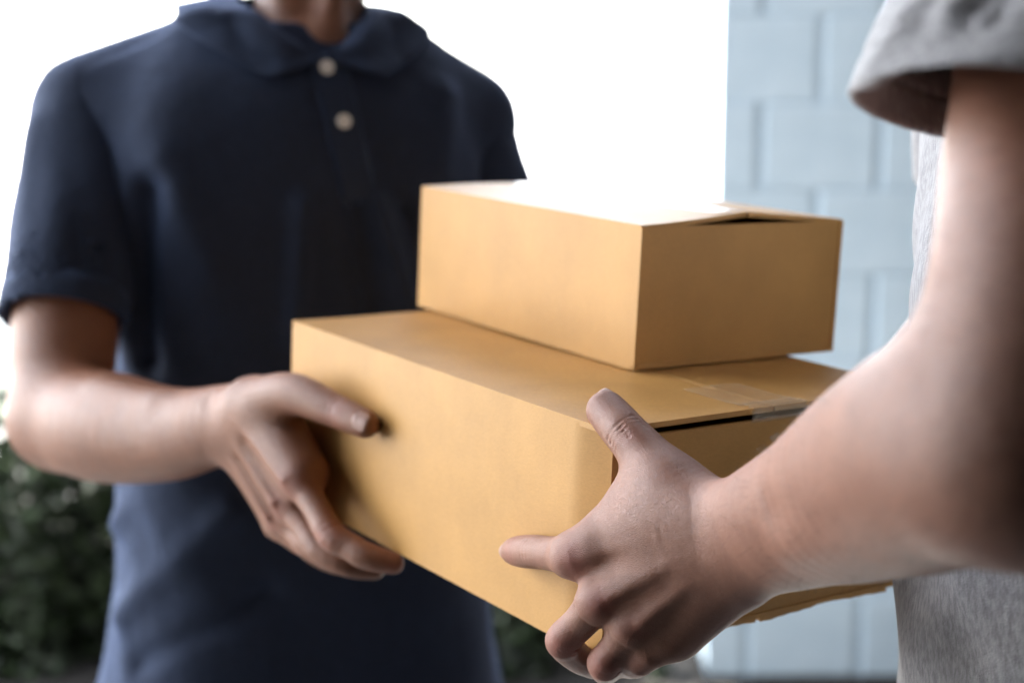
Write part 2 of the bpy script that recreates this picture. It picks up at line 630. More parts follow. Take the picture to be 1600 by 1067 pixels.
def surface(prims, h, disp=None, levels=1, proj=2, lo=None, hi=None, soft=None):
    """naive surface nets of the blended primitives, refined and projected onto the exact field"""
    bl = [pbox(p) for p in prims if p['op'] == 'add']
    lo_ = np.min([b[0] for b in bl], 0) if lo is None else np.array(lo, float)
    hi_ = np.max([b[1] for b in bl], 0) if hi is None else np.array(hi, float)
    n = np.ceil((hi_ - lo_) / h).astype(int) + 1
    ax = [(lo_[i] + h * np.arange(n[i])) for i in range(3)]
    D = np.full(tuple(n), 0.05, dtype=np.float32)
    for p in prims:
        a, b = pbox(p)
        i0 = np.clip(np.floor((a - lo_) / h).astype(int), 0, n)
        i1 = np.clip(np.ceil((b - lo_) / h).astype(int) + 1, 0, n)
        if np.any(i1 <= i0):
            continue
        s = tuple(slice(i0[i], i1[i]) for i in range(3))
        d = pdist(p, ax[0][s[0]][:, None, None], ax[1][s[1]][None, :, None], ax[2][s[2]][None, None, :])
        D[s] = combine(D[s], d, p)
    S = (D < 0)
    S[0], S[-1], S[:, 0], S[:, -1], S[:, :, 0], S[:, :, -1] = False, False, False, False, False, False
    cnt = np.zeros(tuple(n - 1), dtype=np.int8)
    for i in (0, 1):
        for j in (0, 1):
            for k in (0, 1):
                cnt += S[i:n[0] - 1 + i, j:n[1] - 1 + j, k:n[2] - 1 + k]
    act = np.argwhere((cnt > 0) & (cnt < 8))
    idx = np.full(tuple(n - 1), -1, dtype=np.int32)
    idx[act[:, 0], act[:, 1], act[:, 2]] = np.arange(len(act))
    C = np.array([(i, j, k) for i in (0, 1) for j in (0, 1) for k in (0, 1)])
    val = np.stack([D[act[:, 0] + c[0], act[:, 1] + c[1], act[:, 2] + c[2]] for c in C], 1)
    acc = np.zeros((len(act), 3))
    num = np.zeros(len(act))
    for a in range(8):
        for b in range(a + 1, 8):
            if np.abs(C[a] - C[b]).sum() != 1:
                continue
            va, vb = val[:, a], val[:, b]
            m = (va < 0) != (vb < 0)
            tt = np.where(m, va / np.where(m, va - vb, 1), 0)
            acc += np.where(m[:, None], C[a] + tt[:, None] * (C[b] - C[a]), 0)
            num += m
    V = lo_ + h * (act + acc / np.maximum(num, 1)[:, None])
    Q = []
    for axn in range(3):
        o1, o2 = [(1, 2), (2, 0), (0, 1)][axn]
        sl0 = [slice(1, n[i] - 1) for i in range(3)]
        sl0[axn] = slice(0, n[axn] - 1)
        sl1 = list(sl0)
        sl1[axn] = slice(1, n[axn])
        A, B = S[tuple(sl0)], S[tuple(sl1)]
        e = np.argwhere(A != B)
        off = np.array([1, 1, 1])
        off[axn] = 0
        inside = A[e[:, 0], e[:, 1], e[:, 2]]
        g = e + off
        def cell(d1, d2):
            q = g.copy()
            q[:, o1] -= d1
            q[:, o2] -= d2
            return idx[q[:, 0], q[:, 1], q[:, 2]]
        quad = np.stack([cell(1, 1), cell(0, 1), cell(0, 0), cell(1, 0)], 1)
        quad[~inside] = quad[~inside][:, ::-1]
        Q.append(quad)
    Q = np.concatenate(Q)
    Q = Q[(Q >= 0).all(1)]
    # smooth a little
    for _ in range(2):
        V = relax(V, Q, 0.5)
    F = lambda X: field_pts(prims, X)
    V = project(F, V, h, 2)
    if soft is not None:                        # limbs: even out the joints between tube segments
        for _ in range(30):
            V0 = V
            m_ = soft(V)[:, None]
            V = V + m_ * (relax(V, Q, 0.6) - V)
            V = V + m_ * (V - relax(V, Q, 0.55))
    for l in range(levels):
        V, Q = subdivide(V, Q)
        V1 = project(F, V, h, proj if disp is None else 1)
        V = V1 if soft is None else V1 + soft(V)[:, None] * (relax(V, Q, 0.5) - V1)
    for _ in range(3 if levels else 1):
        V = relax(V, Q, 0.5)
    Nn = normals(V, Q)
    if disp is not None:
        V = V + Nn * disp(V)[:, None]
    return V, Q


def normals(V, Q):
    n = np.cross(V[Q[:, 2]] - V[Q[:, 0]], V[Q[:, 3]] - V[Q[:, 1]])
    out = np.zeros_like(V)
    for k in range(3):
        out[:, k] = np.bincount(Q.ravel(), np.repeat(n[:, k], 4), minlength=len(V))
    return out / np.maximum(np.linalg.norm(out, axis=1), 1e-12)[:, None]


def relax(V, Q, f):
    i = Q.ravel()
    j = np.roll(Q, -1, axis=1).ravel()
    n = len(V)
    ii, jj = np.concatenate([i, j]), np.concatenate([j, i])
    c = np.maximum(np.bincount(ii, minlength=n), 1)
    acc = np.stack([np.bincount(ii, V[jj, k], minlength=n) for k in range(3)], 1)
    return V + f * (acc / c[:, None] - V)


def project(F, V, h, it):
    e = h * 0.25
    for _ in range(it):
        f0 = F(V)
        g = np.stack([F(V + np.eye(3)[i] * e) - f0 for i in range(3)], 1) / e
        gg = np.maximum((g * g).sum(1), 0.2)
        st = np.clip(f0 / gg, -h, h)
        V = V - g * st[:, None]
    return V


def subdivide(V, Q):
    n = len(V)
    E = np.concatenate([np.sort(np.stack([Q[:, i], Q[:, (i + 1) % 4]], 1), 1) for i in range(4)])
    key = E[:, 0].astype(np.int64) * n + E[:, 1]
    uq, inv = np.unique(key, return_inverse=True)
    ev = (V[uq // n] + V[uq % n]) * 0.5
    fv = V[Q].mean(1)
    m = len(Q)
    ei = [n + inv[i * m:(i + 1) * m] for i in range(4)]
    fi = n + len(uq) + np.arange(m)
    NQ = np.concatenate([np.stack([Q[:, i], ei[i], fi, ei[(i - 1) % 4]], 1) for i in range(4)])
    return np.concatenate([V, ev, fv]), NQ


def seg_d(V, a, b):
    a, b = np.asarray(a, float), np.asarray(b, float)
    ba = b - a
    t = np.clip((V - a) @ ba / max(ba @ ba, 1e-12), 0, 1)
    return np.linalg.norm(V - a - t[:, None] * ba, axis=1), t


def ridges(lst):
    """list of (polyline, width, height)"""
    def f(V):
        out = np.zeros(len(V))
        for pl, wd, ht in lst:
            d = np.full(len(V), 9.0)
            for i in range(len(pl) - 1):
                d = np.minimum(d, seg_d(V, pl[i], pl[i + 1])[0])
            out += ht * np.exp(-(d / wd) ** 2)
        return out
    return f


def wob(V, f, seed):
    r = np.random.default_rng(seed)
    out = np.zeros(len(V))
    for i in range(5):
        k = r.normal(size=3) * f
        out += np.sin(V @ k + r.uniform(0, 6)) / 5
    return out


def spots(V, lst):
    out = np.zeros(len(V))
    for c, r, a in lst:
        out = np.maximum(out, a * np.exp(-(np.linalg.norm(V - np.asarray(c), axis=1) / r) ** 2))
    return out


def join(parts):
    Vs, Qs, n = [], [], 0
    for V, Q in parts:
        Vs.append(V)
        Qs.append(Q + n)
        n += len(V)
    return np.concatenate(Vs), np.concatenate(Qs)


VIEW = np.array([0, CP, -SP_])      # camera axis
CUP = np.array([0, SP_, CP])        # camera up

# ------------------------------------------------------------------ cardboard boxes
BUP = np.array([0.0447334, -0.00446476, 0.99898898])
LO = np.array([0.05575365, 0.87643999, 1.20873611])
LA, LB = np.array([-0.58192833, 0.81269792, 0.02969015]), np.array([0.81200883, 0.58266813, -0.03375657])
LL, LW, LH = 0.3934, 0.2765, 0.1407
UO = np.array([0.08406739, 1.04452736, 1.20821949])
UA, UB = np.array([-0.56455486, 0.82488711, 0.02896666]), np.array([0.82418246, 0.56527986, -0.0343794])
UL, UW, UH = 0.2904, 0.1951, 0.1036


def fd(u, v, r=0.0):
    """distance along the axis at which the pixel's ray meets the big carton's near long side, standing off by r"""
    d = ray(u, v)
    o = np.array([0, 0, CAMH])
    n = -LB
    return float((n @ (LO + n * r - o)) / (n @ d))


def LP(a, b, c):
    return LO + LA * a + LB * b + BUP * c


def panel(name, O, U, Vd, ul, vl, th, mat, parent, nu=24, nv=16, warp=None, edge=None):
    """a sheet of board: O corner, U and Vd its directions, thickness th towards -normal"""
    Nn = np.cross(U, Vd)
    Nn /= np.linalg.norm(Nn)
    us, vs = np.linspace(0, 1, nu + 1), np.linspace(0, 1, nv + 1)
    g = np.array([(a, b) for b in vs for a in us])
    pu, pv = g[:, 0] * ul, g[:, 1] * vl
    if edge is not None:
        pu, pv = edge(pu, pv)
    dz = warp(pu, pv) if warp else np.zeros(len(g))
    top = O + np.outer(pu, U) + np.outer(pv, Vd) + np.outer(dz, Nn)
    bot = top - Nn * th
    n = len(g)
    W_ = nu + 1
    f = []
    for j in range(nv):
        for i in range(nu):
            a = j * W_ + i
            f.append((a, a + 1, a + 1 + W_, a + W_))
            f.append((n + a, n + a + W_, n + a + 1 + W_, n + a + 1))
    for i in range(nu):
        a = i
        f.append((a, n + a, n + a + 1, a + 1))
        a = nv * W_ + i
        f.append((a, a + 1, n + a + 1, n + a))
    for j in range(nv):
        a = j * W_
        f.append((a, a + W_, n + a + W_, n + a))
        a = j * W_ + nu
        f.append((a, n + a, n + a + W_, a + W_))
    o = mesh_obj(name, np.concatenate([top, bot]), f, mat, parent)
    m = o.modifiers.new('es', 'EDGE_SPLIT')
    m.split_angle = math.radians(40)
    return o


def carton(name, label, O, A, B, L, W, H, mat, tent, gap, chamf, seed, tape_w):
    base = O + A * L / 2 + B * W / 2
    rot = Matrix((A, B, BUP)).transposed()
    # right handed frame
    rot = Matrix((B, A, BUP)).transposed()
    e = empty(name, base, rot)
    tag(e, label, 'box')
    T = 0.0035
    r = np.random.default_rng(seed)
    ph = r.uniform(0, 6, 8)
    bow = lambda u, v, l, h, a: a * np.sin(math.pi * u / l) * np.sin(math.pi * v / h)
    if chamf:
        wl = lambda u, v: bow(u, v, L, H, 0.0015) - np.maximum(0, chamf - (L - u)) * 0.20
    else:
        wl = lambda u, v: bow(u, v, L, H, 0.0012)
    top = H
    # near long side: u runs from far end to near corner, normal = -B
    panel('side_panel', O + A * L, -A, BUP, L, H, T, mat, e, 60, 16, wl)
    panel('side_panel', O + B * W, A, BUP, L, H, T, mat, e, 12, 8)
    b0 = chamf * 0.2 if chamf else 0.0
    ti = 0.0008
    panel('end_panel', O + B * b0 + A * ti, B, BUP, W - b0, H - gap, T, mat, e, 40, 16, lambda u, v: bow(u, v, W, H, 0.001))
    panel('end_panel', O + A * (L - ti) + B * W, -B, BUP, W, H - 0.001, T, mat, e, 12, 8)
    panel('bottom_panel', O + A * L + BUP * 0.004 + B * 0.004, -A, B, L, W - 0.008, T, mat, e, 4, 4)
    # long top flaps, meeting at a seam along A, risen at the seam by tent
    def edge(sgn):
        def fn(u, v):
            k = (u > L - 1e-6)
            j = 0.0016 * np.sin(v * 210 + ph[0]) + 0.0014 * np.sin(v * 613 + ph[1]) + 0.0010 * np.sin(v * 1290 + ph[2])
            return u + np.where(k, (j if gap else j * 0.3), 0), v
        return fn
    rise = lambda u, v: tent * (v / (W / 2)) * (0.35 + 0.65 * (u / L) ** 2) + 0.0006 * np.sin(u * 31 + ph[3]) * np.sin(v * 40)
    nv = 40
    panel('top_flap', O + A * L + BUP * (H + 0.0012), -A, B, L - 0.0012, W / 2 - 0.0008, T, mat, e, 40, nv, rise, edge(1))
    # far flap: u from far end to near end too, v from the far side towards the seam (flip through normal sign)
    risef = lambda u, v: tent * ((W / 2 - v) / (W / 2)) * (0.35 + 0.65 * (u / L) ** 2)
    panel('top_flap', O + A * L + B * (W / 2 + 0.0008) + BUP * (H + 0.0012), -A, B, L - 0.0012, W / 2 - 0.0008, T, mat, e, 40, nv, risef, edge(1))
    return e, rise


eL, riseL = carton('cardboard_box', 'large brown cardboard box gripped by both men', LO - BUP * LH, LA, LB, LL, LW, LH, CARD, 0.0008, 0.0062, 0.026, 3, 0.05)
eU, riseU = carton('cardboard_box', 'smaller brown cardboard box stacked on top of the large carton', UO + BUP * 0.0032, UA, UB, UL, UW, UH - 0.0040, CARD2, 0.0075, 0.0, 0, 5, 0.05)


def tape(parent, O, A, B, L, W, H, tent, u0, u1, half, over, seed):
    r = np.random.default_rng(seed)
    V, Q = [], []
    nu, nv = 90, 14
    for i in range(nu + 1):
        u = u0 + (u1 - u0) * i / nu
        for j in range(nv + 1):
            s = -1 + 2 * j / nv
            b = W / 2 + s * half
            rz = tent * (1 - abs(b - W / 2) / (W / 2)) * (0.35 + 0.65 * max(0, 1 - u / L) ** 2)
            z = H + 0.0012 + rz + 0.0006
            a = u
            if u < 0:       # wraps over the end
                z = H + 0.0012 + tent * (1 - abs(b - W / 2) / (W / 2)) + 0.0006 + u
                a = -0.0025
            wr = 0.0022 * math.sin(b * 900 + 3 * math.sin(u * 400)) * math.exp(-(u / 0.012) ** 2)
            V.append(O + A * (a - abs(wr)) + B * b + BUP * (z + abs(wr)))
    for i in range(nu):
        for j in range(nv):
            k = i * (nv + 1) + j
            Q.append((k, k + 1, k + nv + 2, k + nv + 1))
    o = mesh_obj('tape', V, Q, TAPE, parent)
    m = o.modifiers.new('s', 'SOLIDIFY')
    m.thickness = 0.0003
    m.offset = 1
    return o


tape(eL, LO - BUP * LH, LA, LB, LL, LW, LH, 0.0008, -0.009, 0.062, 0.024, True, 1)
tape(eU, UO + BUP * 0.0032, UA, UB, UL, UW, UH - 0.0040, 0.0075, 0.004, 0.285, 0.024, True, 2)
# loose ragged flaps under the big carton
def bottom_flap(b0, b1, seed):
    r = np.random.default_rng(seed)
    O = LP(0.001, b0, -LH - 0.001)
    panel('bottom_flap', O, LB, LA, b1 - b0, 0.16, 0.003, CARD, eL, 36, 6,
          lambda u, v: 0.0012 * np.sin(u * 60 + seed) * (1 - v / 0.16) + 0.0026,
          lambda u, v: (u, v + np.where(v < 1e-6, 0.0007 * np.sin(u * 160 + seed) + 0.0004 * np.sin(u * 500), 0)))


bottom_flap(0.085, 0.1365, 1)
bottom_flap(0.140, 0.262, 4)

# ------------------------------------------------------------------ person B: recipient, heather tee
def fingers(prims, chain, k=0.006):
    prims.append(tube([c[0] for c in chain], [c[1] for c in chain], k, smooth=3))


near_ = lambda p, q, t: p + (q - p) * t
B = []
thinv = VIEW
Wr = P(1155, 843, 0.835)
Fb, Fc, Fdd, Fe = P(1275, 800, 0.765), P(1402, 741, 0.683), P(1500, 700, 0.620), P(1602, 690, 0.585)
Wh = P(1098, 852, 0.850)
B.append(tube([P(1040, 862, 0.856), Wh, Wr, Fb, Fc, Fdd, Fe], [0.0240, 0.0310, 0.0335, 0.0395, 0.0475, 0.0490, 0.0450], 0.020, thinv, [0.40, 0.50, 0.64, 0.75, 0.84, 0.92, 1.0]))
Ua, Ub, Us = P(1630, 480, 0.595), P(1668, 200, 0.640), P(1705, -230, 0.735)
B.append(tube([Fe, Ua, Ub, Us], [0.0440, 0.0450, 0.0485, 0.053], 0.022))
# carpus and palm
MI, MM, MR, MP = P(897, 868, 0.888), P(936, 938, 0.873), P(987, 977, 0.868), P(1046, 985, 0.870)
CI, CM, CR, CPk = P(1105, 815, 0.846), P(1112, 838, 0.842), P(1122, 866, 0.842), P(1135, 888, 0.848)
for c_, m_, r0, r1 in ((CI, MI, 0.0150, 0.0108), (CM, MM, 0.0150, 0.0120), (CR, MR, 0.0145, 0.0114), (CPk, MP, 0.0140, 0.0108)):
    B.append(cone(c_, m_, r0 * 0.95, r1, 0.010))
    B.append(cone(c_ + VIEW * 0.012, m_ + VIEW * 0.009 + (c_ - m_) * 0.08, r0, r1 * 0.95, 0.012))
B.append(tube([P(1140, 846, 0.833), P(1040, 858, 0.853)], [0.0260, 0.0215], 0.018, thinv, [0.66, 0.48]))
# thumb
T0, T1, T2, T3 = P(1100, 800, 0.848), P(1043, 747, 0.870), P(985, 685, 0.893), P(947, 641, 0.915)
B.append(tube([T0, T1, T2, near_(T2, T3, 0.55), T3], [0.0195, 0.0163, 0.0131, 0.0124, 0.0118], 0.012))
# web between thumb and index
B.append(cone(P(1050, 785, 0.864), P(952, 826, 0.888), 0.0165, 0.0105, 0.022))
B.append(cone(P(1030, 770, 0.872), P(985, 780, 0.885), 0.011, 0.008, 0.022))
# index
I1 = P(838, 862, fd(838, 862, 0.0185))
I2 = P(812, 861, fd(812, 861, 0.0105))
I3 = P(803, 861, fd(803, 861, 0.0078))
fingers(B, [(near_(CI, MI, 0.85), 0.0112), (MI, 0.0116), (near_(MI, I1, 0.35), 0.0113), (near_(MI, I1, 0.7), 0.0104), (I1, 0.0102), (I2, 0.0093), (I3, 0.0082)], 0.010)
# middle, ring, little: over the lower edge and under the carton
M1 = P(881, 1001, 0.897)
M3 = LP(0.016, 0.012, -LH - 0.0125)
M2 = (M1 + M3) / 2 + np.array([0, 0.004, -0.004])
fingers(B, [(MM, 0.0116), (near_(MM, M1, 0.55), 0.0100), (M1, 0.0100), (M2, 0.0092), (M3, 0.0080)], 0.005)
R1 = P(945, 1036, 0.884)
R3 = LP(0.006, 0.016, -LH - 0.0125)
R2 = (R1 + R3) / 2 + np.array([0, 0.004, -0.004])
fingers(B, [(MR, 0.0110), (near_(MR, R1, 0.55), 0.0095), (R1, 0.0096), (R2, 0.0088), (R3, 0.0078)], 0.005)
L1 = P(1000, 1030, 0.876)
L3 = P(984, 1040, 0.918)
fingers(B, [(MP, 0.0108), (L1, 0.0090), (L3, 0.0076)], 0.006)
B.append(ball(M1, 0.0103, 0.003))
B.append(ball(R1, 0.0098, 0.003))
# heel of the hand, little-finger side
B.append(cone(P(1150, 905, 0.85), P(1062, 985, 0.872), 0.017, 0.0125, 0.018))

near = lambda p, q, t: p + (q - p) * t


def across(p, q, t, half, lift):
    """a short line across a finger p->q, on its camera side"""
    d = (q - p) / np.linalg.norm(q - p)
    s = np.cross(d, VIEW)
    s /= np.linalg.norm(s)
    nrm = np.cross(s, d)
    if nrm @ VIEW > 0:
        nrm = -nrm
    c = near(p, q, t) + nrm * lift
    return [c - s * half - nrm * half * 0.5, c, c + s * half - nrm * half * 0.5]


RB = []
for t_, h_ in ((0.80, -0.0007), (0.88, -0.0011), (0.96, -0.0009), (1.05, -0.0010), (1.14, -0.0006)):
    RB.append((across(T1, T2, t_, 0.010, 0.0125), 0.0013, h_))
RB.append((across(T2, T3, 0.55, 0.0085, 0.0105), 0.0009, -0.0006))
RB.append((across(T2, T3, 0.75, 0.0085, 0.0105), 0.0009, -0.0005))
for t_, h_ in ((0.86, -0.0006), (0.95, -0.0010), (1.04, -0.0008)):
    RB.append((across(MI, I1, t_, 0.008, 0.0095), 0.0011, h_))
RB.append((across(I1, I2, 0.9, 0.007, 0.008), 0.0011, -0.0009))
for (a_, b_) in ((MM, M1), (MR, R1)):
    for t_ in (0.86, 0.95):
        RB.append((across(a_, b_, t_, 0.008, 0.0098), 0.0011, -0.0007))
    RB.append((across(a_, b_, 0.22, 0.009, 0.011), 0.002, -0.0007))
# extensor tendons and veins on the back of the hand
for c_, m_ in ((CI, MI), (CM, MM), (CR, MR), (CPk, MP)):
    RB.append(([c_ - VIEW * 0.014, near(c_, m_, 0.9) - VIEW * 0.0118], 0.0042, 0.0012))
for a_, b_ in (((CI + CM) / 2, (MI + MM) / 2), ((CM + CR) / 2, (MM + MR) / 2), ((CR + CPk) / 2, (MR + MP) / 2)):
    RB.append(([near(a_, b_, 0.45) - VIEW * 0.013, near(a_, b_, 0.74) - VIEW * 0.0118], 0.0065, -0.0008))
RB.append(([P(1060, 800, 0.84), P(1025, 830, 0.85), P(985, 850, 0.86)], 0.0022, 0.0010))
# anatomical snuffbox line, wrist fold
RB.append(([P(1125, 748, 0.833), P(1085, 765, 0.836), P(1050, 795, 0.840)], 0.0022, -0.0006))
# knuckle bumps
RB.append(([MI - VIEW * 0.0118] * 2, 0.0065, 0.0008))
RB.append(([MM - VIEW * 0.0124] * 2, 0.0060, 0.0012))
# forearm muscles
RB.append(([P(1260, 720, 0.735), P(1420, 600, 0.64)], 0.014, 0.0025))
RB.append(([P(1230, 850, 0.75), P(1430, 820, 0.645)], 0.012, 0.0022))
RB.append(([P(1220, 790, 0.74), P(1400, 720, 0.63)], 0.010, -0.0022))
rB = ridges(RB)
dB = lambda V: rB(V) + 0.0008 * wob(V, 40, 9)
def past(a, b, w_):
    d = (b - a) / np.linalg.norm(b - a)
    return lambda V: (lambda x: x * x * (3 - 2 * x))(np.clip((V - a) @ d / w_, 0, 1))


armB = surface(B, 0.0023, dB, 2, 1, soft=past(P(1125, 848, 0.845), Fb, 0.035))
redB = [(MI - VIEW * 0.012, 0.010, 0.75), (MM - VIEW * 0.012, 0.009, 0.7), (M1 - VIEW * 0.008, 0.011, 0.75), (R1 - VIEW * 0.008, 0.011, 0.7),
        (L1, 0.010, 0.6), (I2 - VIEW * 0.006, 0.010, 0.5), (I3, 0.008, 0.6), (T2 - VIEW * 0.010, 0.007, 0.55), (T3, 0.011, 0.35), (MR - VIEW * .011, 0.008, 0.35)]

baseB = np.array([0.40, 0.92, STEP])
pB = empty('person', baseB)
tag(pB, 'person in a heather grey t-shirt standing on the porch step, receiving the boxes', 'person')


def head_prims(c, fwd, right, s=1.0):
    up = np.array([0, 0, 1.0])
    A = np.array([right, fwd, up])
    q = lambda a, b, z: c + s * (right * a + fwd * b + up * z)
    return [ell(q(0, -0.012, 0.03), A, np.array([0.076, 0.094, 0.098]) * s, 0.02),
            ell(q(0, 0.022, -0.045), A, np.array([0.058, 0.068, 0.078]) * s, 0.03),
            cone(q(0, 0.082, 0.02), q(0, 0.108, -0.028), 0.009 * s, 0.0145 * s, 0.010),
            ball(q(0.014, 0.092, -0.03), 0.008 * s, 0.008), ball(q(-0.014, 0.092, -0.03), 0.008 * s, 0.008),
            cone(q(-0.02, 0.083, -0.058), q(0.02, 0.083, -0.058), 0.0075 * s, 0.0075 * s, 0.006),
            cone(q(-0.017, 0.081, -0.072), q(0.017, 0.081, -0.072), 0.008 * s, 0.008 * s, 0.006),
            ball(q(0, 0.072, -0.103), 0.02 * s, 0.02),
            cone(q(-0.04, 0.074, 0.033), q(0.04, 0.074, 0.033), 0.011 * s, 0.011 * s, 0.014),
            ball(q(0.031, 0.092, 0.012), 0.0125 * s, 0.004, 'sub'), ball(q(-0.031, 0.092, 0.012), 0.0125 * s, 0.004, 'sub'),
            ball(q(0.031, 0.074, 0.012), 0.0125 * s, 0.003), ball(q(-0.031, 0.074, 0.012), 0.0125 * s, 0.003),
            ell(q(0.079, -0.012, -0.005), A, np.array([0.010, 0.019, 0.031]) * s, 0.006),
            ell(q(-0.079, -0.012, -0.005), A, np.array([0.010, 0.019, 0.031]) * s, 0.006)]


def hair_obj(c, fwd, right, parent):
    up = np.array([0, 0, 1.0])
    A = np.array([right, fwd, up])
    pr = [ell(c + fwd * -0.022 + up * 0.043, A, np.array([0.083, 0.098, 0.098]), 0.01),
          ell(c + fwd * 0.10 + up * -0.028, A, np.array([0.10, 0.085, 0.115]), 0.02, 'sub'),
          ell(c + fwd * -0.02 + up * -0.13, A, np.array([0.12, 0.13, 0.10]), 0.02, 'sub')]
    V, Q = surface(pr, 0.007, lambda V: 0.004 * wob(V, 90, 4) + 0.003 * wob(V, 240, 6), 1)
    return mesh_obj('hair', V, None, HAIR, parent, quads=Q)


fwdB, rightB = np.array([-0.985, 0.17, 0.0]), np.array([0.17, 0.985, 0.0])
tc = np.array([0.372, 0.905])
shB = P(1705, -230, 0.735)
coreB = [cone((0.375, 0.905, 1.10), (0.375, 0.905, 1.48), 0.115, 0.12, 0.03),
         cone((0.375, 0.905, 1.46), (0.352, 0.907, 1.66), 0.060, 0.056, 0.05)]
coreB += head_prims(np.array([0.345, 0.908, 1.765]), fwdB, rightB)
core_m = surface(coreB, 0.006, None, 0)
# far arm, reaching to the hidden side of the carton
sB2 = np.array([0.365, 1.10, 1.50])
eB2 = np.array([0.395, 1.235, 1.235])
wB2 = LP(0.10, LW + 0.055, -0.07)
hB2 = LP(0.155, LW + 0.030, -0.09)
far = [cone(sB2, eB2, 0.054, 0.044, 0.03), cone(eB2, wB2, 0.044, 0.029, 0.03), cone(wB2, hB2, 0.028, 0.026, 0.02)]
for i_, (a_, c_, l_) in enumerate(((0.20, -0.055, 1.0), (0.205, -0.085, 1.0), (0.20, -0.112, 1.0), (0.185, -0.13, 0.9))):
    k0 = LP(0.165, LW + 0.028, -0.062 - 0.020 * i_)
    k1 = LP(a_, LW + 0.020, c_)
    k2 = LP(a_ + 0.028, LW + 0.0095, c_ - 0.006)
    fingers(far, [(k0, 0.0115), (k1, 0.0095), (k2, 0.008)], 0.006)
fingers(far, [(LP(0.13, LW + 0.035, -0.05), 0.015), (LP(0.15, LW + 0.022, -0.022), 0.0125), (LP(0.162, LW - 0.004, 0.0165), 0.0105)], 0.01)
far_m = surface(far, 0.005, None, 0)
Vb, Qb = join([armB, core_m, far_m])
nA = len(armB[0])
tint = np.zeros((len(Vb), 3))
tint[:nA, 0] = spots(armB[0], redB)
# soft freckled redness on the forearm
bodyB = mesh_obj('body', Vb, None, SKIN_B, pB, quads=Qb, attr=tint)


def arm_hair(arm, m_, direc, n, parent, seed, L=0.011):
    r = np.random.default_rng(seed)
    V, Q = arm
    Nn = normals(V, Q)
    ids = np.flatnonzero(m_(V) > 0.6)
    ids = r.choice(ids, n)
    p, nn = V[ids], Nn[ids]
    d = direc + r.normal(size=(n, 3)) * 0.45
    d = d - nn * (d * nn).sum(1)[:, None]
    d /= np.linalg.norm(d, axis=1)[:, None]
    side = np.cross(d, nn) * 0.00007
    l_ = (L * r.uniform(0.5, 1.3, n))[:, None]
    a, b, c = p, p + d * l_ * 0.5 + nn * l_ * 0.28, p + d * l_ + nn * l_ * 0.22
    W_ = np.stack([a - side, a + side, b + side * 0.8, b - side * 0.8, b - side * 0.8, b + side * 0.8, c + side * 0.2, c - side * 0.2], 1).reshape(-1, 3)
    o = mesh_obj('arm_hair', W_, None, HAIR, parent, quads=np.arange(len(W_), dtype=np.int32).reshape(-1, 4))
    return tag(o, kind='stuff')


arm_hair(armB, past(P(1150, 843, 0.835), Fb, 0.06), (Wr - Fc) / np.linalg.norm(Wr - Fc), 1800, bodyB, 5)


def nail(parent, tip, prev, out, w_, l_, mat, name='fingernail'):
    d = (tip - prev) / np.linalg.norm(tip - prev)
    out = out - d * (out @ d)
    out /= np.linalg.norm(out)
    s = np.cross(d, out)
    V, Q = [], []
    nu, nv = 10, 8
    for i in range(nu + 1):
        u = -1 + 2 * i / nu
        for j in range(nv + 1):
            v_ = -1 + 2 * j / nv
            wu = w_ * (1 - 0.18 * max(0, v_) ** 3 - 0.12 * max(0, -v_) ** 3)
            x = u * wu
            V.append(tip + s * x + d * v_ * l_ * (1 - 0.25 * u * u) + out * (-0.55 * x * x / w_ - 0.10 * v_ * abs(v_) * l_))
    for i in range(nu):
        for j in range(nv):
            k = i * (nv + 1) + j
            Q.append((k, k + 1, k + nv + 2, k + nv + 1))
    o = mesh_obj(name, V, Q, mat, parent)
    m = o.modifiers.new('s', 'SOLIDIFY')
    m.thickness = 0.0008
    m.offset = 0
    return o


NAIL = plain_mat('nail', (0.36, 0.22, 0.18), (0.42, 0.27, 0.23), 90, 0.5, 0.05, 0.0003)

nT = CUP * 0.75 + np.array([0.45, 0, 0]) - VIEW * 0.45
dT = (T3 - T2) / np.linalg.norm(T3 - T2)
nT = nT - dT * (nT @ dT)
nT /= np.linalg.norm(nT)
nail(bodyB, T3 + nT * 0.0110 + dT * 0.0015, T2 + nT * 0.0128, nT, 0.0072, 0.0072, NAIL)
dI = (I3 - I1) / np.linalg.norm(I3 - I1)
nI = -VIEW * 0.8 + CUP * 0.15 + np.array([-0.55, 0, 0])
nI = nI - dI * (nI @ dI)
nI /= np.linalg.norm(nI)
nail(bodyB, I3 + nI * 0.0076 + dI * 0.003, I1 + nI * 0.0098, nI, 0.0052, 0.0055, NAIL)

# t-shirt of B
def rows_from(lst):
    return [(z, np.array(c), a, b, c2) for z, c, a, b, c2 in lst]


TB = [loft(rows_from([(0.86, (0.385, 0.90), 0.198, 0.137, 0.125), (1.00, (0.383, 0.90), 0.195, 0.136, 0.12), (1.15, (0.380, 0.90), 0.190, 0.140, 0.115),
                      (1.28, (0.378, 0.90), 0.192, 0.138, 0.115), (1.42, (0.376, 0.90), 0.190, 0.130, 0.115), (1.50, (0.372, 0.905), 0.160, 0.100, 0.10),
                      (1.56, (0.366, 0.905), 0.105, 0.075, 0.075), (1.585, (0.364, 0.905), 0.075, 0.068, 0.07)]), rightB, fwdB, 0.03)]
Vt, Qt = surface(TB, 0.007, lambda V: 0.006 * wob(V, 22, 21) + 0.003 * wob(V, 55, 22), 1)
tee = mesh_obj('t_shirt', Vt, None, HEATHER, pB, quads=Qt)


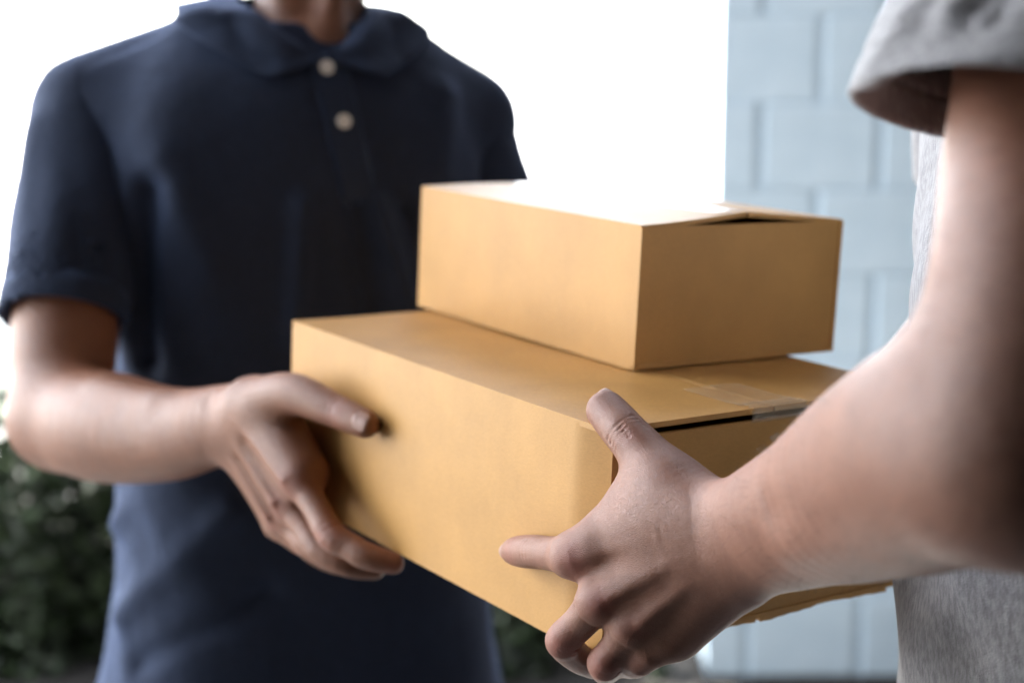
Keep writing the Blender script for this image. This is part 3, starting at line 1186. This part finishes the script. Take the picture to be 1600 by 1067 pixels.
def sleeve(S, hem, hn, r0, r1, th, parent, mat, disp, h=0.0028, extra=(), name='sleeve', thin=None, s=1.0):
    S, hem, hn = np.asarray(S), np.asarray(hem), np.asarray(hn) / np.linalg.norm(hn)
    ax_ = (hem - S) / np.linalg.norm(hem - S)
    end = hem + ax_ * 0.07
    L_ = np.linalg.norm(end - S)
    re = r0 + (r1 - r0) * (L_ / np.linalg.norm(hem - S))
    pr = [cone(S, end, r0, re, 0.03, thin, s)] + list(extra)
    pr.append(dict(t='half', c=hem, n=-hn, k=0.004, op='sub', rad=0.25))
    q = S + (hem - S) * 0.35
    rq = r0 + (r1 - r0) * 0.35
    pr.append(cone(q, end + ax_ * 0.03, rq - th * 4, re - th, 0.004, thin, s, op='sub'))
    V, Q = surface(pr, h, disp, 1)
    return mesh_obj(name, V, None, mat, parent, quads=Q), pr


hemc = P(1652, 188, 0.640)
fB_ = ridges([([P(1420, 20, 0.60), P(1400, 150, 0.60)], 0.012, 0.005), ([P(1470, 60, 0.585), P(1455, 155, 0.585)], 0.008, -0.004),
              ([P(1490, 30, 0.58), P(1500, 150, 0.575)], 0.010, 0.005), ([P(1550, -20, 0.57), P(1540, 140, 0.565)], 0.012, -0.005)])
slB, _ = sleeve(Us + np.array([0.012, 0.02, 0.0]), hemc, (-0.10, -0.16, -1.0), 0.066, 0.085, 0.0022, tee, HEATHER,
                lambda V: fB_(V) + 0.004 * wob(V, 40, 31) - 0.0014 * np.exp(-((((V - hemc) @ np.array([0.10, 0.16, 1.0]) / 1.0176) - 0.020) / 0.0018) ** 2))
sleeve(sB2, sB2 + (eB2 - sB2) * 0.62, eB2 - sB2, 0.074, 0.076, 0.0025, tee, HEATHER, lambda V: 0.004 * wob(V, 40, 32), 0.005)


def legs(base, fwd, right, hip_z, mat, parent, spread=0.10, shoe_mat=LEATHER):
    up = np.array([0, 0, 1.0])
    pr = []
    b = np.array([base[0], base[1], base[2]])
    for sgn in (-1, 1):
        hip = np.array([b[0], b[1], hip_z]) + right * sgn * 0.085
        knee = hip + (b[2] + 0.48 - hip_z) * up + right * sgn * (spread - 0.085) * 0.6 + fwd * 0.012
        ank = np.array([b[0], b[1], b[2] + 0.075]) + right * sgn * spread - fwd * 0.02
        pr += [cone(hip, knee, 0.098, 0.066, 0.04), cone(knee, ank, 0.066, 0.050, 0.03)]
        sh = [cone(ank - fwd * 0.02 + up * (-0.035), ank + fwd * 0.10 - up * 0.040, 0.038, 0.034, 0.02),
              cone(ank + fwd * 0.10 - up * 0.040, ank + fwd * 0.165 - up * 0.043 + right * sgn * 0.012, 0.036, 0.028, 0.03),
              cone(ank + up * 0.02, ank - up * 0.02, 0.041, 0.040, 0.02),
              dict(t='half', c=ank - up * 0.067, n=up, k=0.004, op='sub', rad=0.3)]
        V, Q = surface(sh, 0.006, None, 0)
        so = mesh_obj('shoe', V, None, shoe_mat, parent, quads=Q)
        V, Q = surface([cone(ank - fwd * 0.03 - up * 0.067, ank + fwd * 0.10 - up * 0.067, 0.042, 0.043, 0.01),
                        cone(ank + fwd * 0.10 - up * 0.067, ank + fwd * 0.165 - up * 0.067 + right * sgn * 0.012, 0.043, 0.035, 0.02),
                        dict(t='half', c=ank - up * 0.075, n=up, k=0.002, op='sub', rad=0.3),
                        dict(t='half', c=ank - up * 0.056, n=-up, k=0.002, op='sub', rad=0.3)], 0.005, None, 0)
        mesh_obj('sole', V, None, RUBBER, so, quads=Q)
    pr.append(loft(rows_from([(hip_z - 0.06, b[:2], 0.175, 0.11, 0.12), (hip_z + 0.10, b[:2], 0.165, 0.105, 0.11)]), right, fwd, 0.05))
    V, Q = surface(pr, 0.009, lambda V: 0.005 * wob(V, 25, 41) + 0.003 * wob(V, 60, 42), 0)
    return mesh_obj('trousers', V, None, mat, parent, quads=Q)


legs(baseB, fwdB, rightB, 0.93, CHINO, pB)
hair_obj(np.array([0.345, 0.908, 1.765]), fwdB, rightB, pB)

# ------------------------------------------------------------------ person A: courier, navy polo
yawA = math.radians(21.5)
rightA = np.array([math.cos(yawA), math.sin(yawA), 0.0])       # towards his left shoulder
fwdA = np.array([math.sin(yawA), -math.cos(yawA), 0.0])
baseA = np.array([-0.225, 1.590, 0.0])
pA = empty('person', baseA)
tag(pA, 'person in a navy polo shirt with white buttons standing behind the boxes', 'person')

A = []
SA, EA = P(112, 190, 1.545), P(97, 652, 1.430)
A.append(tube([P(116, 320, 1.51), P(103, 480, 1.468), EA], [0.046, 0.0495, 0.0455], 0.02))
FA1, FA2, WA = P(168, 668, 1.370), P(262, 678, 1.300), P(352, 660, 1.235)
A.append(tube([EA, FA1, FA2, WA, P(390, 652, 1.211)], [0.0455, 0.0500, 0.0400, 0.0312, 0.0285], 0.022, VIEW, [1, 1, 0.95, 0.85, 0.8]))
# hand
aMI, aMM, aMR, aMP = P(470, 752, 1.152), P(452, 788, 1.178), P(442, 810, 1.204), P(436, 818, 1.228)
aCI, aCM, aCR, aCP = P(392, 640, 1.205), P(384, 665, 1.213), P(378, 685, 1.224), P(374, 695, 1.236)
for c_, m_, r0, r1 in ((aCI, aMI, 0.0165, 0.0135), (aCM, aMM, 0.0165, 0.013), (aCR, aMR, 0.016, 0.0125), (aCP, aMP, 0.015, 0.0115)):
    A.append(cone(c_, m_, r0, r1, 0.016))
    A.append(cone(c_ + LB * 0.010, m_ + LB * 0.010 + (c_ - m_) * 0.1, r0, r1, 0.016))
# thumb along the carton's side
aT0, aT1 = P(398, 632, 1.200), P(458, 616, 1.158)
aT2 = P(528, 643, fd(528, 643, 0.018))
aT3 = P(571, 662, fd(571, 662, 0.0115))
A.append(tube([aT0, aT1, aT2, near_(aT2, aT3, 0.55), aT3], [0.020, 0.0160, 0.0126, 0.0118, 0.0108], 0.012))
A.append(cone(P(425, 650, 1.19), P(472, 735, 1.158), 0.017, 0.012, 0.02))
# fingers down over the lower edge
aI1, aI2, aI3 = P(518, 836, 1.120), P(572, 868, 1.108), P(615, 880, 1.106)
fingers(A, [(aMI, 0.0128), (near_(aMI, aI1, 0.5), 0.0108), (aI1, 0.0110), (near_(aI1, aI2, 0.5), 0.0096), (aI2, 0.0097), (aI3, 0.0082)], 0.006)
aM1, aM2, aM3 = P(500, 858, 1.148), P(545, 882, 1.140), P(585, 888, 1.148)
fingers(A, [(aMM, 0.0126), (near_(aMM, aM1, 0.5), 0.0104), (aM1, 0.0108), (aM2, 0.0095), (aM3, 0.0085)], 0.006)
aR1, aR2, aR3 = P(486, 856, 1.178), P(525, 878, 1.178), P(560, 876, 1.192)
fingers(A, [(aMR, 0.0120), (near_(aMR, aR1, 0.5), 0.0098), (aR1, 0.0102), (aR2, 0.0090), (aR3, 0.0080)], 0.006)
aP1, aP2 = P(474, 850, 1.206), P(505, 864, 1.214)
fingers(A, [(aMP, 0.0112), (aP1, 0.0090), (aP2, 0.0080)], 0.006)
oA = -LB * 0.8 - VIEW * 0.5
oA /= np.linalg.norm(oA)
RA = []
for c_, m_ in ((aCI, aMI), (aCM, aMM), (aCR, aMR)):
    RA.append(([c_ + oA * 0.0165, near(c_, m_, 0.95) + oA * 0.0135], 0.0036, 0.0030))
for a_, b_ in (((aCI + aCM) / 2, (aMI + aMM) / 2), ((aCM + aCR) / 2, (aMM + aMR) / 2)):
    RA.append(([near(a_, b_, 0.3) + oA * 0.015, near(a_, b_, 0.95) + oA * 0.013], 0.0055, -0.0032))
for t_, h_ in ((0.88, -0.0009), (0.98, -0.0012), (1.08, -0.0008)):
    RA.append((across(aT1, aT2, t_, 0.010, 0.012), 0.0015, h_))
for t_, h_ in ((0.9, -0.0008), (1.0, -0.0010)):
    RA.append((across(aMI, aI1, t_, 0.009, 0.0105), 0.0014, h_))
RA.append(([P(150, 590, 1.33), P(235, 615, 1.275)], 0.016, 0.004))
RA.append(([P(325, 625, 1.215), P(375, 700, 1.205)], 0.006, -0.0015))
rA = ridges(RA)
armA = surface(A, 0.0035, lambda V: rA(V) + 0.0010 * wob(V, 40, 6), 1, 1, soft=lambda V: past(WA, FA2, 0.03)(V))
redA = [(aMI + oA * 0.012, 0.012, 0.6), (aMM + oA * 0.012, 0.011, 0.55), (aMR + oA * 0.01, 0.010, 0.5), (aI1 + oA * 0.008, 0.012, 0.5),
        (aT2 - VIEW * 0.01, 0.012, 0.5), (aI3, 0.012, 0.5), (EA, 0.03, 0.4)]

neckA0, neckA1 = P(478, 110, 1.605), P(494, -110, 1.610)
headA = np.array([neckA1[0] + 0.012, neckA1[1] - 0.02, neckA1[2] + 0.135])
coreA = [cone((-0.22, 1.595, 0.95), (-0.215, 1.60, 1.30), 0.095, 0.09, 0.03), cone(neckA0, neckA1, 0.060, 0.0555, 0.03),
         cone((-0.213, 1.605, 1.28), neckA0, 0.075, 0.058, 0.03),
         cone(P(512, 60, 1.545), P(530, -60, 1.555), 0.010, 0.010, 0.02), cone(P(450, 60, 1.550), P(430, -60, 1.57), 0.010, 0.012, 0.02)]
coreA += [ball(P(503, 110, 1.572), 0.045, 0.03)]
coreA += head_prims(headA, fwdA, rightA)
coreA_m = surface(coreA, 0.006, None, 0)
# far arm, its hand on the hidden end of the carton
sA2 = P(738, 205, 1.690)
eA2 = P(800, 500, 1.640)
wA2 = LP(LL + 0.055, LW * 0.80, -0.085)
hA2 = LP(LL + 0.032, LW * 0.70, -0.10)
farA = [cone(near_(sA2, eA2, 0.45), eA2, 0.044, 0.042, 0.03), cone(eA2, wA2, 0.044, 0.029, 0.03), cone(wA2, hA2, 0.028, 0.027, 0.02)]
for i_ in range(4):
    b_ = LW * 0.86 - 0.022 * i_
    k0, k1, k2 = LP(LL + 0.030, b_ - 0.02, -0.115), LP(LL + 0.018, b_ - 0.03, -LH - 0.006), LP(LL - 0.03, b_ - 0.035, -LH - 0.012)
    fingers(farA, [(k0, 0.012), (k1, 0.010), (k2, 0.0085)], 0.006)
fingers(farA, [(LP(LL + 0.035, LW * 0.72, -0.09), 0.015), (LP(LL + 0.02, LW * 0.62, -0.06), 0.0125), (LP(LL + 0.0115, LW * 0.56, -0.04), 0.0105)], 0.01)
farA_m = surface(farA, 0.005, None, 0)
Va, Qa = join([armA, coreA_m, farA_m])
tint = np.zeros((len(Va), 3))
tint[:len(armA[0]), 0] = spots(armA[0], redA)
bodyA = mesh_obj('body', Va, None, SKIN_A, pA, quads=Qa, attr=tint)
# thumb nail seen on the carton's side
nd = (aT3 - aT2) / np.linalg.norm(aT3 - aT2)
no = -VIEW * 0.85 - LB * 0.25 + CUP * 0.25
no = no - nd * (no @ nd)
no /= np.linalg.norm(no)
nail(bodyA, aT3 + no * 0.0105 + nd * 0.0035, aT2 + no * 0.0106, no, 0.0068, 0.0070, NAIL)

# polo body
zc = lambda z, x=-0.225, y=1.590: np.array([x, y])
PA = [loft(rows_from([(0.70, (-0.232, 1.580), 0.232, 0.140, 0.13), (0.80, (-0.228, 1.585), 0.212, 0.134, 0.125), (0.90, (-0.222, 1.588), 0.198, 0.128, 0.12),
                      (1.05, (-0.220, 1.590), 0.192, 0.124, 0.115), (1.18, (-0.222, 1.590), 0.195, 0.124, 0.118), (1.30, (-0.226, 1.592), 0.200, 0.122, 0.12),
                      (1.38, (-0.226, 1.594), 0.185, 0.105, 0.115), (1.425, (-0.222, 1.598), 0.150, 0.078, 0.095), (1.445, (-0.216, 1.602), 0.11, 0.056, 0.085), (1.462, (-0.214, 1.602), 0.085, 0.030, 0.078)]),
           rightA, fwdA, 0.03, 2.4)]
PA.append(cone(P(345, 105, 1.590), P(156, 170, 1.553), 0.060, 0.058, 0.05))
PA.append(cone(P(590, 125, 1.640), P(722, 192, 1.688), 0.060, 0.058, 0.05))
# open neck
PA.append(cone(neckA0 + (neckA1 - neckA0) * 0.05, neckA1, 0.0655, 0.075, 0.004, op='sub'))
PA.append(cone(P(508, 88, 1.495), P(500, -60, 1.53), 0.010, 0.055, 0.006, op='sub'))


def hit(prims, u, v, d0, d1, n=160):
    dd = np.linspace(d0, d1, n)
    pts = np.array([P(u, v, d) for d in dd])
    fv = field_pts(prims, pts)
    k = np.argmax(fv < 0)
    return pts[k]


def hl(pts_, d0=1.3, d1=1.72):
    return [hit(PA, u, v, d0, d1) for u, v in pts_]


FP = [(hl([(585, 320), (612, 400), (640, 500)]), 0.010, 0.007), (hl([(560, 330), (575, 420), (590, 520)]), 0.014, -0.006),
      (hl([(472, 320), (468, 420), (462, 520)]), 0.012, 0.005), (hl([(640, 330), (680, 470)]), 0.012, -0.005),
      (hl([(235, 300), (222, 420), (230, 560)]), 0.016, -0.008), (hl([(250, 260), (330, 420)]), 0.022, 0.004),
      (hl([(700, 150), (690, 260)]), 0.02, 0.004), (hl([(590, 240), (640, 330)]), 0.014, -0.004),
      (hl([(185, 820), (330, 700)]), 0.014, 0.005), (hl([(190, 960), (360, 800)]), 0.018, 0.006), (hl([(210, 1040), (420, 930)]), 0.014, -0.004)]
FP = [(a_, b_, c_ * 1.8) for a_, b_, c_ in FP]
fP = ridges(FP)
Vp, Qp = surface(PA, 0.007, lambda V: fP(V) + 0.005 * wob(V, 20, 51) + 0.0025 * wob(V, 48, 52), 1)
polo = mesh_obj('polo_shirt', Vp, None, NAVY, pA, quads=Qp)
hA = P(98, 500, 1.462)
rs = ridges([([P(60, 200, 1.50), P(35, 400, 1.44)], 0.014, 0.004), ([P(110, 220, 1.49), P(140, 420, 1.42)], 0.016, -0.005)])
slA, slA_pr = sleeve(P(150, 186, 1.552), hA, hA - P(112, 190, 1.545), 0.0670, 0.0600, 0.0025, polo, NAVY, lambda V: rs(V) + 0.003 * wob(V, 40, 61), 0.0045)
sleeve(sA2 + np.array([-0.016, 0, -0.006]), sA2 + (eA2 - sA2) * 0.66, eA2 - sA2, 0.063, 0.060, 0.0025, polo, NAVY, lambda V: 0.003 * wob(V, 40, 62), 0.0055)


def cuff(hem, ax_, r, wdt, parent, mat):
    ax_ = ax_ / np.linalg.norm(ax_)
    s1 = np.cross(ax_, [0.3, 1, 0.2])
    s1 /= np.linalg.norm(s1)
    s2 = np.cross(ax_, s1)
    V, Q = [], []
    n = 64
    prof = [(-wdt, -0.001), (-wdt, 0.0012), (-wdt * 0.6, 0.0016), (-0.002, 0.0014), (0.0005, 0.0005), (0.0005, -0.003), (-0.01, -0.0045)]
    for (x, dr) in prof:
        for i in range(n):
            a = 2 * math.pi * i / n
            V.append(hem + ax_ * x + (s1 * math.cos(a) + s2 * math.sin(a)) * (r + dr + 0.0012 * math.sin(3 * a + 1)))
    for j in range(len(prof) - 1):
        for i in range(n):
            Q.append((j * n + i, j * n + (i + 1) % n, (j + 1) * n + (i + 1) % n, (j + 1) * n + i))
    return mesh_obj('cuff', V, Q, mat, parent)


cuff(hA, hA - P(150, 186, 1.552), 0.0590, 0.026, slA, NAVY_RIB)

# collar: fall folded over a stand
def collar():
    nc = np.array([-0.2135, 1.603])
    n, m = 72, 10
    V, Q = [], []
    th0 = math.radians(3)
    for i in range(n + 1):
        th = th0 + (2 * math.pi - 2 * th0) * i / n
        d2 = fwdA[:2] * math.cos(th) + rightA[:2] * math.sin(th)
        at = min(th, 2 * math.pi - th)
        zi = 1.416 + 0.064 * math.sin(min(at, 1.5)) ** 0.9 + 0.010 * max(0, at - 1.5)
        ri = 0.0655 + 0.006 * math.exp(-(at / 0.4) ** 2)
        sm = lambda a_, b_: (lambda x: x * x * (3 - 2 * x))(min(1, max(0, (at - a_) / (b_ - a_))))
        fall = 0.010 + 0.034 * sm(0.1, 0.6) + 0.012 * sm(0.6, 1.6)
        out = 0.008 + 0.040 * sm(0.08, 0.5) - 0.006 * sm(0.9, 1.8)
        for j in range(m + 1):
            q = j / m
            r_ = ri + out * q + 0.006 * math.sin(math.pi * min(1, q * 1.6))
            z_ = zi + 0.003 * math.sin(math.pi * min(1, q * 2)) - fall * q ** 1.3
            V.append((nc[0] + d2[0] * r_, nc[1] + d2[1] * r_, z_))
    for i in range(n):
        for j in range(m):
            k = i * (m + 1) + j
            Q.append((k, k + 1, k + m + 2, k + m + 1))
    V = np.array(V)
    for _ in range(6):
        f0 = field_pts(PA, V)
        e = 0.002
        g = np.stack([field_pts(PA, V + np.eye(3)[i] * e) - f0 for i in range(3)], 1) / e
        g /= np.maximum(np.linalg.norm(g, axis=1), 0.3)[:, None]
        V = V + g * np.maximum(0.007 - f0, 0)[:, None]
    o = mesh_obj('collar', V, Q, NAVY_RIB, polo)
    md = o.modifiers.new('s', 'SOLIDIFY')
    md.thickness = 0.0022
    md.offset = 0
    md = o.modifiers.new('sub', 'SUBSURF')
    md.levels = md.render_levels = 1
    return o


collar()


def strip(name, line, half, lift, mat, parent, n=30, m=8):
    V, Q = [], []
    for i in range(n + 1):
        t_ = i / n * (len(line) - 1)
        a = min(int(t_), len(line) - 2)
        u, v_ = np.array(line[a]) * (1 - (t_ - a)) + np.array(line[a + 1]) * (t_ - a)
        for j in range(m + 1):
            s_ = -1 + 2 * j / m
            q = hit(PA, u + s_ * half, v_ - s_ * half * 0.16, 1.35, 1.7, 500)
            V.append(q - VIEW * lift)
    V = np.array(V)
    V = V + (VIEW * -1)[None, :] * (fP(V) * 0.9 + 0.005 * wob(V, 20, 51) + 0.0025 * wob(V, 48, 52))[:, None]
    for i in range(n):
        for j in range(m):
            k = i * (m + 1) + j
            Q.append((k, k + m + 1, k + m + 2, k + 1))
    o = mesh_obj(name, V, Q, mat, parent)
    md = o.modifiers.new('s', 'SOLIDIFY')
    md.thickness = 0.004
    md.offset = -1
    return o, V


plk, PV = strip('placket', [(511, 84), (530, 160), (548, 240), (566, 318)], 26, 0.0045, NAVY_RIB, polo)


def button(u, v_, parent):
    k = np.argmin([np.linalg.norm((q - P(u, v_, 1.5)) - VIEW * ((q - P(u, v_, 1.5)) @ VIEW)) for q in PV])
    c = PV[k]
    nrm = fwdA * 0.9 + np.array([0, 0, 0.25])
    nrm /= np.linalg.norm(nrm)
    s1 = np.cross(nrm, [0, 0, 1.0])
    s1 /= np.linalg.norm(s1)
    s2 = np.cross(nrm, s1)
    prof = [(0.0, 0.0030), (0.0050, 0.0030), (0.0062, 0.0038), (0.0072, 0.0034), (0.0074, 0.0020), (0.0068, 0.0008)]
    V, Q = [], []
    n = 20
    for r_, z_ in prof:
        for i in range(n):
            a = 2 * math.pi * i / n
            V.append(c + nrm * (z_ + 0.0012) + (s1 * math.cos(a) + s2 * math.sin(a)) * r_)
    for j in range(len(prof) - 1):
        for i in range(n):
            Q.append((j * n + i, (j + 1) * n + i, (j + 1) * n + (i + 1) % n, j * n + (i + 1) % n))
    return mesh_obj('button', V, Q, BUTTON, parent)


button(513, 110, plk)
button(538, 198, plk)
legs(baseA, fwdA, rightA, 0.84, DENIM, pA)
hair_obj(headA, fwdA, rightA, pA)
